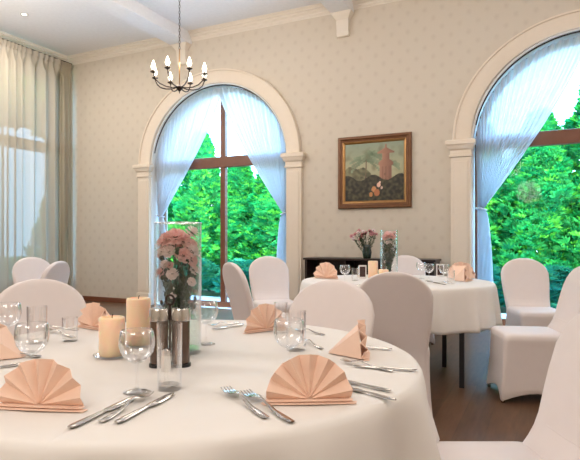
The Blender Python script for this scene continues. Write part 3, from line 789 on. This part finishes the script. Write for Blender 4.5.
# ------------------------------------------------------------------ candles
def candle(label, loc, r, h, saucer=True):
    t = thing('pillar_candle', label, 'candle', loc, 0, 'peach pillar candles')
    b = .006 if saucer else 0
    G().lathe([(.001, b), (r - .003, b), (r, b + .004), (r, b + h - .006), (r - .003, b + h - .001), (r - .008, b + h), (r * .75, b + h - .006), (.001, b + h - .008)], 40).out('wax', 'candle', t, smooth=True, angle=50)
    G().tube([(0, 0, b + h - .01), (.001, 0, b + h + .004), (.004, 0, b + h + .008)], .0014, 6).out('wick', 'wick', t)
    if saucer:
        s = tag(G().lathe([(.001, 0), (r + .008, 0), (r + .018, .010), (r + .0165, .0105), (r + .007, .003), (.001, .003)], 36).out('candle_saucer', 'glass', None, smooth=True, loc=loc), 'clear glass saucer under the ' + label.split(' ', 2)[0] + ' ' + label.split(' ', 2)[1] + ' candle' + label.split('candle', 1)[1], 'saucer')
candle('tall peach pillar candle left of the shaker caddy', at_z(138.5, 346), .041, .160)
candle('short peach pillar candle left of the tall one', at_z(112, 357), .040, .120)
candle('tall peach pillar candle left of the vase on the farther table', at_d(373, 5.0, .75), .045, .165, False)
candle('short peach pillar candle by the vase on the farther table', at_d(383.5, 4.85, .75), .045, .095, False)

# ------------------------------------------------------------------ shaker caddy
t = thing('shaker_caddy', 'chrome caddy with two brown filled shakers in front of the flower vase', 'caddy', at_z(170, 366), face(.1, -1))
G().loft([rrect(.060, -.028, .028, z, .026, n=5) for z in (0, .005, .008)] ).out('tray', 'black', t)
G().tube([(0, 0, .008), (0, 0, .18)], .003, 8).out('post', 'iron', t, smooth=True)
G().tube([(.012 * math.cos(a), 0, .192 + .014 * math.sin(a)) for a in [k * PI / 8 for k in range(17)]], .0035, 6).out('ring_handle', 'iron', t, smooth=True)
for sx in (-1, 1):
    G().lathe([(.001, .009), (.023, .009), (.026, .012), (.026, .132), (.022, .137), (.001, .138)], 24, (sx * .031, 0, 0)).out('shaker_body', 'pot', t, smooth=True, angle=40)
    l = G().lathe([(.0265, .132), (.0285, .134), (.0285, .162), (.026, .168), (.001, .169)], 24, (sx * .031, 0, 0)).out('shaker_lid', 'chrome', t, smooth=True, angle=40)
t2 = thing('salt_shaker', 'small glass salt shaker with chrome top in front of the caddy', 'shaker', at_z(166, 371), 0)
G().lathe([(.001, 0), (.013, 0), (.014, .003), (.0125, .045), (.001, .046)], 16).out('body', 'salt', t2, smooth=True, angle=40)
G().lathe([(.0135, .045), (.014, .047), (.0135, .058), (.008, .063), (.001, .064)], 16).out('cap', 'chrome', t2, smooth=True, angle=40)

# ------------------------------------------------------------------ flowers
def carnation(parent, base, top, size, mat, seed, leafs=2, tilt=14):
    r_ = random.Random(seed); base = Vector(base); top = Vector(top); d = (top - base)
    mid = base + d * .55 + Vector((r_.uniform(-.008, .008), r_.uniform(-.008, .008), 0))
    tip = ((top - mid).normalized() + Vector((top.x - base.x * 0, top.y, 0)) * tilt).normalized(); st = thing_part('flower', parent)
    g = G(); g.tube([base, base.lerp(mid, .5), mid, top - tip * size * .5], [.0022, .002, .0018, .0018], 5)
    g.out('stem', 'stem', st, smooth=True)
    q = tip.to_track_quat('Z', 'Y').to_matrix()
    def X(v): return top + q @ Vector(v)
    g = G(); n = 8; pr = [(.003, -.75 * size), (.30 * size, -.55 * size), (.34 * size, -.2 * size), (.2 * size, 0)]
    g.loft([[X((r * math.cos(2 * PI * j / n), r * math.sin(2 * PI * j / n), z)) for j in range(n)] for r, z in pr]); g.out('calyx', 'calyx', st, smooth=True)
    g = G(); L = 5; n = 36
    for l in range(L):
        el = l / (L - 1); ea = R(-28 + 112 * el ** .8); ph = r_.uniform(0, 6.28); R_ = size * (1.02 - .12 * el)
        rings = []
        for k in range(4):
            u = k / 3; ring = []
            for j in range(n):
                a = 2 * PI * j / n; ruff = (math.sin(9 * a + ph) * .6 + r_.uniform(-.6, .6)) * .16 * u ** 2
                e2 = ea + ruff + .25 * (u - .5) * (1 - el); rr = R_ * u * (1 + r_.uniform(-.08, .08) * u) * (1 + .07 * math.sin(3 * a + ph)) + .0005
                ring.append(X((rr * math.cos(e2) * math.cos(a), rr * math.cos(e2) * math.sin(a), rr * math.sin(e2) * .85 - size * .1)))
            rings.append(ring)
        g.loft(rings, False, False)
    g.out('petals', mat, st, recalc=False)
    g = G()
    for k in range(leafs):
        u = r_.uniform(.35, .9); p = base.lerp(top, u); a = r_.uniform(0, 6.28); dv = Vector((math.cos(a), math.sin(a), r_.uniform(.5, 1.6))).normalized(); L_ = r_.uniform(.03, .055)
        w = dv.cross(Vector((0, 0, 1))).normalized() * .0045
        e = p + dv * L_; m_ = p + dv * L_ * .5
        g.add([p, m_ - w, e - Vector((0, 0, .01)), m_ + w], [(0, 1, 2, 3)])
    if leafs: g.out('leaves', 'leaf', st, recalc=False)
def thing_part(name, parent):
    o = bpy.data.objects.new(name, None); COL.objects.link(o); o.parent = parent; return o

vb = at_z(178, 352); vr, vh = .076, .42
o = G().lathe([(.001, 0), (vr - .003, 0), (vr, .004), (vr, vh), (vr - .003, vh), (vr - .003, .012), (.001, .012)], 48).out('glass_vase', 'vglass', None, smooth=True, loc=vb, angle=50)
tag(o, 'tall clear cylindrical glass vase of pink carnations on the foreground table', 'vase')
G().lathe([(vr + .0012, vh - .002), (vr + .0016, vh + .001), (vr - .001, vh + .0025), (vr - .0042, vh + .001), (vr - .004, vh - .002)], 48, cap0=False).out('rim', 'rimglass', o, smooth=True)
tag(G().lathe([(.001, .013), (vr - .0045, .013), (vr - .0045, .115), (.001, .115)], 40).out('vase_water', 'water', None, smooth=True, loc=vb, angle=50), 'clear water standing in the bottom of the tall foreground vase', 'water')
bq = thing('carnation_bouquet', 'bunch of pink carnations in the tall clear vase on the foreground table', 'flowers', vb + Vector((0, 0, .014)))
# heads given in (sideways, depth, height above the table, size)
fr_ = random.Random(21)
heads = [(-.052, -.01, .355, .021, 'petal'), (-.030, -.03, .372, .024, 'petal'), (-.002, -.035, .378, .028, 'petal'), (.022, -.02, .368, .025, 'petal'), (.048, .0, .392, .021, 'petal2'),
         (.052, -.02, .330, .022, 'petal2'), (.025, -.04, .318, .024, 'petal'), (-.022, -.045, .330, .020, 'petal2'), (.050, -.025, .300, .019, 'petal'), (-.048, -.03, .330, .016, 'petal2'),
         (-.010, -.05, .260, .019, 'petal2'), (-.052, -.02, .262, .018, 'petal'), (.054, -.01, .270, .016, 'petal2'), (-.036, -.045, .290, .013, 'petal2'), (-.020, -.04, .285, .012, 'petal'),
         (-.008, -.05, .190, .010, 'petal2'), (.050, -.03, .232, .014, 'petal2'), (-.058, .02, .318, .015, 'petal'), (.0, .03, .375, .026, 'petal'), (-.03, .04, .355, .024, 'petal'), (.035, .035, .35, .024, 'petal'), (.01, .0, .345, .022, 'petal')]
for k, (hx, hd, hz, sz, mt) in enumerate(heads):
    top = rt * hx + fw * hd; a = k * 2.4; br = .012 + .035 * ((k * 37) % 10) / 10
    bx = -hx * .45 + br * .7 * math.cos(a); bd = br * math.sin(a)
    b_ = rt * bx + fw * bd; carnation(bq, (b_.x, b_.y, .002), (top.x, top.y, hz - .014), sz * 1.13, mt, 100 + k, 3)
# leafy sprays and buds within the bouquet
for k in range(30):
    g = G(); a = k * 2.4; rr = .035; p = Vector((rr * .4 * math.cos(a), rr * .4 * math.sin(a), .004)); e = Vector((.055 * math.cos(a + 2.6), .055 * math.sin(a + 2.6), fr_.uniform(.12, .33)))
    g.tube([p, p.lerp(e, .5), e], [.0022, .002, .0012], 5)
    for q in range(9):
        u = .4 + .6 * q / 9; c = p.lerp(e, u); ang = fr_.uniform(0, 6.28); dv = Vector((math.cos(ang) * .8, math.sin(ang) * .8, .8)).normalized(); L_ = .03; w = dv.cross(Vector((0, 0, 1))).normalized() * .008
        f_ = c + dv * L_; lim = .064
        h_ = math.hypot(f_.x, f_.y)
        if h_ > lim: f_.x *= lim / h_; f_.y *= lim / h_
        g.add([c, c.lerp(f_, .5) - w, f_, c.lerp(f_, .5) + w], [(0, 1, 2, 3)])
    g.sphere(tuple(e), .006, 6, 4, (1, 1, 1.5))
    g.out('leafy_spray', 'leaf', bq, recalc=False)

v2 = at_d(389, 5.05, .75); 
o = G().lathe([(.001, 0), (.077, 0), (.08, .004), (.08, .45), (.077, .45), (.077, .012), (.001, .012)], 40).out('glass_vase', 'vglass', None, smooth=True, loc=v2, angle=50)
tag(o, 'tall clear cylindrical vase of pink flowers on the farther table', 'vase')
b2 = thing('carnation_bouquet', 'bunch of pink carnations in the clear vase on the farther table', 'flowers', v2 + Vector((0, 0, .014)))
for k in range(18):
    a = k * 2.4; r_ = .055 * math.sqrt((k % 9 + .5) / 9); hz = (.36 + .05 * fr_.random()) if k < 9 else .14 + .2 * fr_.random()
    carnation(b2, (-r_ * .4 * math.cos(a), -r_ * .4 * math.sin(a), .002), (r_ * math.cos(a), r_ * math.sin(a), hz), .034 if k < 9 else .017, 'petal' if k % 3 and k < 9 else 'petal2', 300 + k, 5)
for k in range(26):
    g = G(); a = k * 2.4; p = Vector((.02 * math.cos(a), .02 * math.sin(a), .004)); e = Vector((.062 * math.cos(a + 2.6), .062 * math.sin(a + 2.6), fr_.uniform(.16, .36)))
    g.tube([p, p.lerp(e, .5), e], [.003, .0025, .0015], 5)
    for q in range(10):
        c = p.lerp(e, .2 + .8 * q / 10); ang = fr_.uniform(0, 6.28); dv = Vector((math.cos(ang) * .7, math.sin(ang) * .7, .8)).normalized(); f_ = c + dv * .035; w = dv.cross(Vector((0, 0, 1))).normalized() * .009
        h_ = math.hypot(f_.x, f_.y)
        if h_ > .07: f_.x *= .07 / h_; f_.y *= .07 / h_
        g.add([c, c.lerp(f_, .5) - w, f_, c.lerp(f_, .5) + w], [(0, 1, 2, 3)])
    g.out('leafy_spray', 'leaf', b2, recalc=False)
# bouquet in a dark vase on the sideboard
v3 = at_d(367, 7.12, .858)
g = G().lathe([(.001, 0), (.045, 0), (.05, .01), (.062, .08), (.05, .15), (.055, .18), (.05, .18), (.045, .15), (.001, .02)], 28).out('flower_vase', 'greenvase', None, smooth=True, loc=v3)
tag(g, 'dark green vase on the sideboard holding a spreading bunch of flowers', 'vase')
b3 = thing('carnation_bouquet', 'loose spreading bunch of dusky pink flowers in the vase on the sideboard', 'flowers', v3 + Vector((0, 0, .03)))
for k in range(22):
    sx = -.22 + .34 * fr_.random(); sd_ = fr_.uniform(-.1, .1); hz = .20 + .14 * fr_.random(); tp = rt * sx + fw * sd_
    b_ = rt * (sx * .08); carnation(b3, (b_.x, b_.y, .0), (tp.x, tp.y, hz), .027, ('petal3', 'petal2', 'petal3')[k % 3], 500 + k, 18, 3)

# menu cards on the farther table
for px, d, lab in ((362.5, 5.0, 'small white framed card with dark picture left of the candles on the farther table'), (440, 5.25, 'small white framed card beside the right napkins on the farther table')):
    p = at_d(px, d, .75); t = thing('card_holder', lab, 'card', p, face(0, -1) + PI, 'cards on the farther table')
    G().box(-.036, .036, -.003, .003, .004, .125).out('card_frame', 'white', t, bevel=.002)
    G().box(-.026, .026, -.0045, -.002, .018, .112).out('picture', 'print_', t)
    G().box(-.03, .03, -.02, .02, 0, .006).out('base', 'white', t)

# ------------------------------------------------------------------ chandelier
D = 6.4; hz = 3.07; hub = at_d(179.5, D, 0)
t = thing('chandelier', 'dark bronze chandelier with eight lit candle bulbs hanging on a chain', 'chandelier', (hub.x, hub.y, hz - .18), R(12))
b0 = 0.0
G().lathe([(.001, -.065), (.006, -.055), (.004, -.045), (.018, -.03), (.03, -.012), (.048, 0), (.05, .012), (.03, .024), (.012, .03), (.008, .05), (.001, .052)], 24).out('hub', 'iron', t, smooth=True)
G().tube([(0, 0, .05), (0, 0, .46)], .007, 8).out('rod', 'gilt', t, smooth=True)
g = G(); top_l = ZC - (hz - .18); z = .45; k = 0
while z < top_l - .06:
    g.tube([(.009 * math.cos(a) if k % 2 == 0 else 0, .009 * math.cos(a) if k % 2 else 0, z + .02 + .022 * math.sin(a)) for a in [q * PI / 5 for q in range(11)]], .003, 5); z += .035; k += 1
g.out('chain', 'iron', t, smooth=True)
G().lathe([(.05, top_l - .001), (.055, top_l - .02), (.03, top_l - .045), (.008, top_l - .06), (.001, top_l - .062)], 20).out('ceiling_rose', 'iron', t, smooth=True)
angs = [R(x) for x in (0, 45, 90, 135, 180, 225, 270, 315)]
for k, a in enumerate(angs):
    c, s = math.cos(a), math.sin(a); Rr = .315
    path = [(.04, .008), (.10, -.004), (.17, .0), (.24, .022), (.285, .06), (.305, .10), (Rr, .135)]
    arm = G().tube([(r * c, r * s, z) for r, z in path], .0078, 7).out('arm', 'iron', t, smooth=True)
    G().lathe([(.004, .120), (.012, .128), (.034, .138), (.036, .145), (.014, .146), (.011, .15), (.011, .165), (.001, .166)], 16, (Rr * c, Rr * s, 0)).out('candle_cup', 'iron', arm, smooth=True)
    G().lathe([(.010, .165), (.016, .172), (.027, .194), (.027, .208), (.019, .236), (.007, .268), (.001, .28)], 14, (Rr * c, Rr * s, 0)).out('bulb', 'bulb', arm, smooth=True)

# ceiling downlights
def downlight(label, x, y, power, z=ZC):
    t = thing('downlight', label, 'downlight', (x, y, z), 0, 'recessed ceiling downlights')
    G().lathe([(.035, -.001), (.05, -.001), (.052, -.006), (.045, -.009), (.036, -.004)], 24).out('rim', 'chrome', t, smooth=True)
    G().lathe([(.001, -.002), (.036, -.002), (.036, -.003), (.001, -.003)], 20).out('lamp', 'bulb', t)
    L = bpy.data.lights.new('downlight_beam', 'AREA'); L.shape = 'DISK'; L.size = .35; L.energy = power; L.color = (1, .88, .76); L.spread = R(170)
    lo = bpy.data.objects.new('downlight_beam', L); COL.objects.link(lo); lo.location = (x, y, z - .03)
    return t
downlight('small lit recessed downlight in the ceiling bay above the left curtain', -6.95, 5.55, 20)
def lamp(name, x, y, z, power, size):
    L = bpy.data.lights.new(name, 'POINT'); L.energy = power; L.shadow_soft_size = size; L.color = (1, .90, .80)
    lo = bpy.data.objects.new(name, L); COL.objects.link(lo); lo.location = (x, y, z)
lamp('chandelier_and_fill_glow', -.45, -.75, 2.35, 36, .3)  # unseen fill lamp added above and behind the camera to brighten the napkins
# the glow of the chandelier in view, then unseen fill lamps added high around the room
lamp('chandelier_and_fill_glow', hub.x, hub.y, 3.2, 38, .3)
for x, y, p in ((-3.95, .6, 45), (-.9, 2.2, 14), (2.3, 1.0, 55), (2.3, 5.0, 45), (-1.0, -2.2, 50), (-6.2, .4, 60), (-6.3, 4.2, 60), (-1.2, 4.6, 34)):
    lamp('chandelier_and_fill_glow', x, y, 3.3, p, .35)

# ------------------------------------------------------------------ daylight
w = bpy.data.worlds.new('sky'); S.world = w; w.use_nodes = True; nt = w.node_tree; nt.nodes.clear()
bg = nt.nodes.new('ShaderNodeBackground'); ow = nt.nodes.new('ShaderNodeOutputWorld'); nt.links.new(bg.outputs[0], ow.inputs[0])
tc = nt.nodes.new('ShaderNodeTexCoord'); sp = nt.nodes.new('ShaderNodeSeparateXYZ'); cr = nt.nodes.new('ShaderNodeValToRGB')
nt.links.new(tc.outputs['Generated'], sp.inputs[0]); nt.links.new(sp.outputs[2], cr.inputs[0]); nt.links.new(cr.outputs[0], bg.inputs[0])
cr.color_ramp.elements[0].color = (.42, .72, 1, 1); cr.color_ramp.elements[0].position = 0; cr.color_ramp.elements[1].color = (.27, .57, 1, 1); cr.color_ramp.elements[1].position = .8
bg.inputs[1].default_value = 10.5
sl = bpy.data.lights.new('sun', 'SUN'); sl.energy = 15.0; sl.angle = R(6); sl.color = (1, .95, .85)
so = bpy.data.objects.new('sun', sl); COL.objects.link(so); d = Vector((-.55, .38, -.75)); so.rotation_euler = d.to_track_quat('-Z', 'Y').to_euler()

# ------------------------------------------------------------------ output
vs_ = S.view_settings; vs_.view_transform = 'Standard'; vs_.look = 'None'; vs_.gamma = 1; vs_.use_curve_mapping = False; vs_.exposure = 0.58
S.cycles.max_bounces = 10; S.cycles.transparent_max_bounces = 32; S.cycles.diffuse_bounces = 5; S.cycles.glossy_bounces = 4
S.cycles.sample_clamp_indirect = 6; S.cycles.caustics_reflective = False; S.cycles.caustics_refractive = False
S.cycles.use_denoising = True
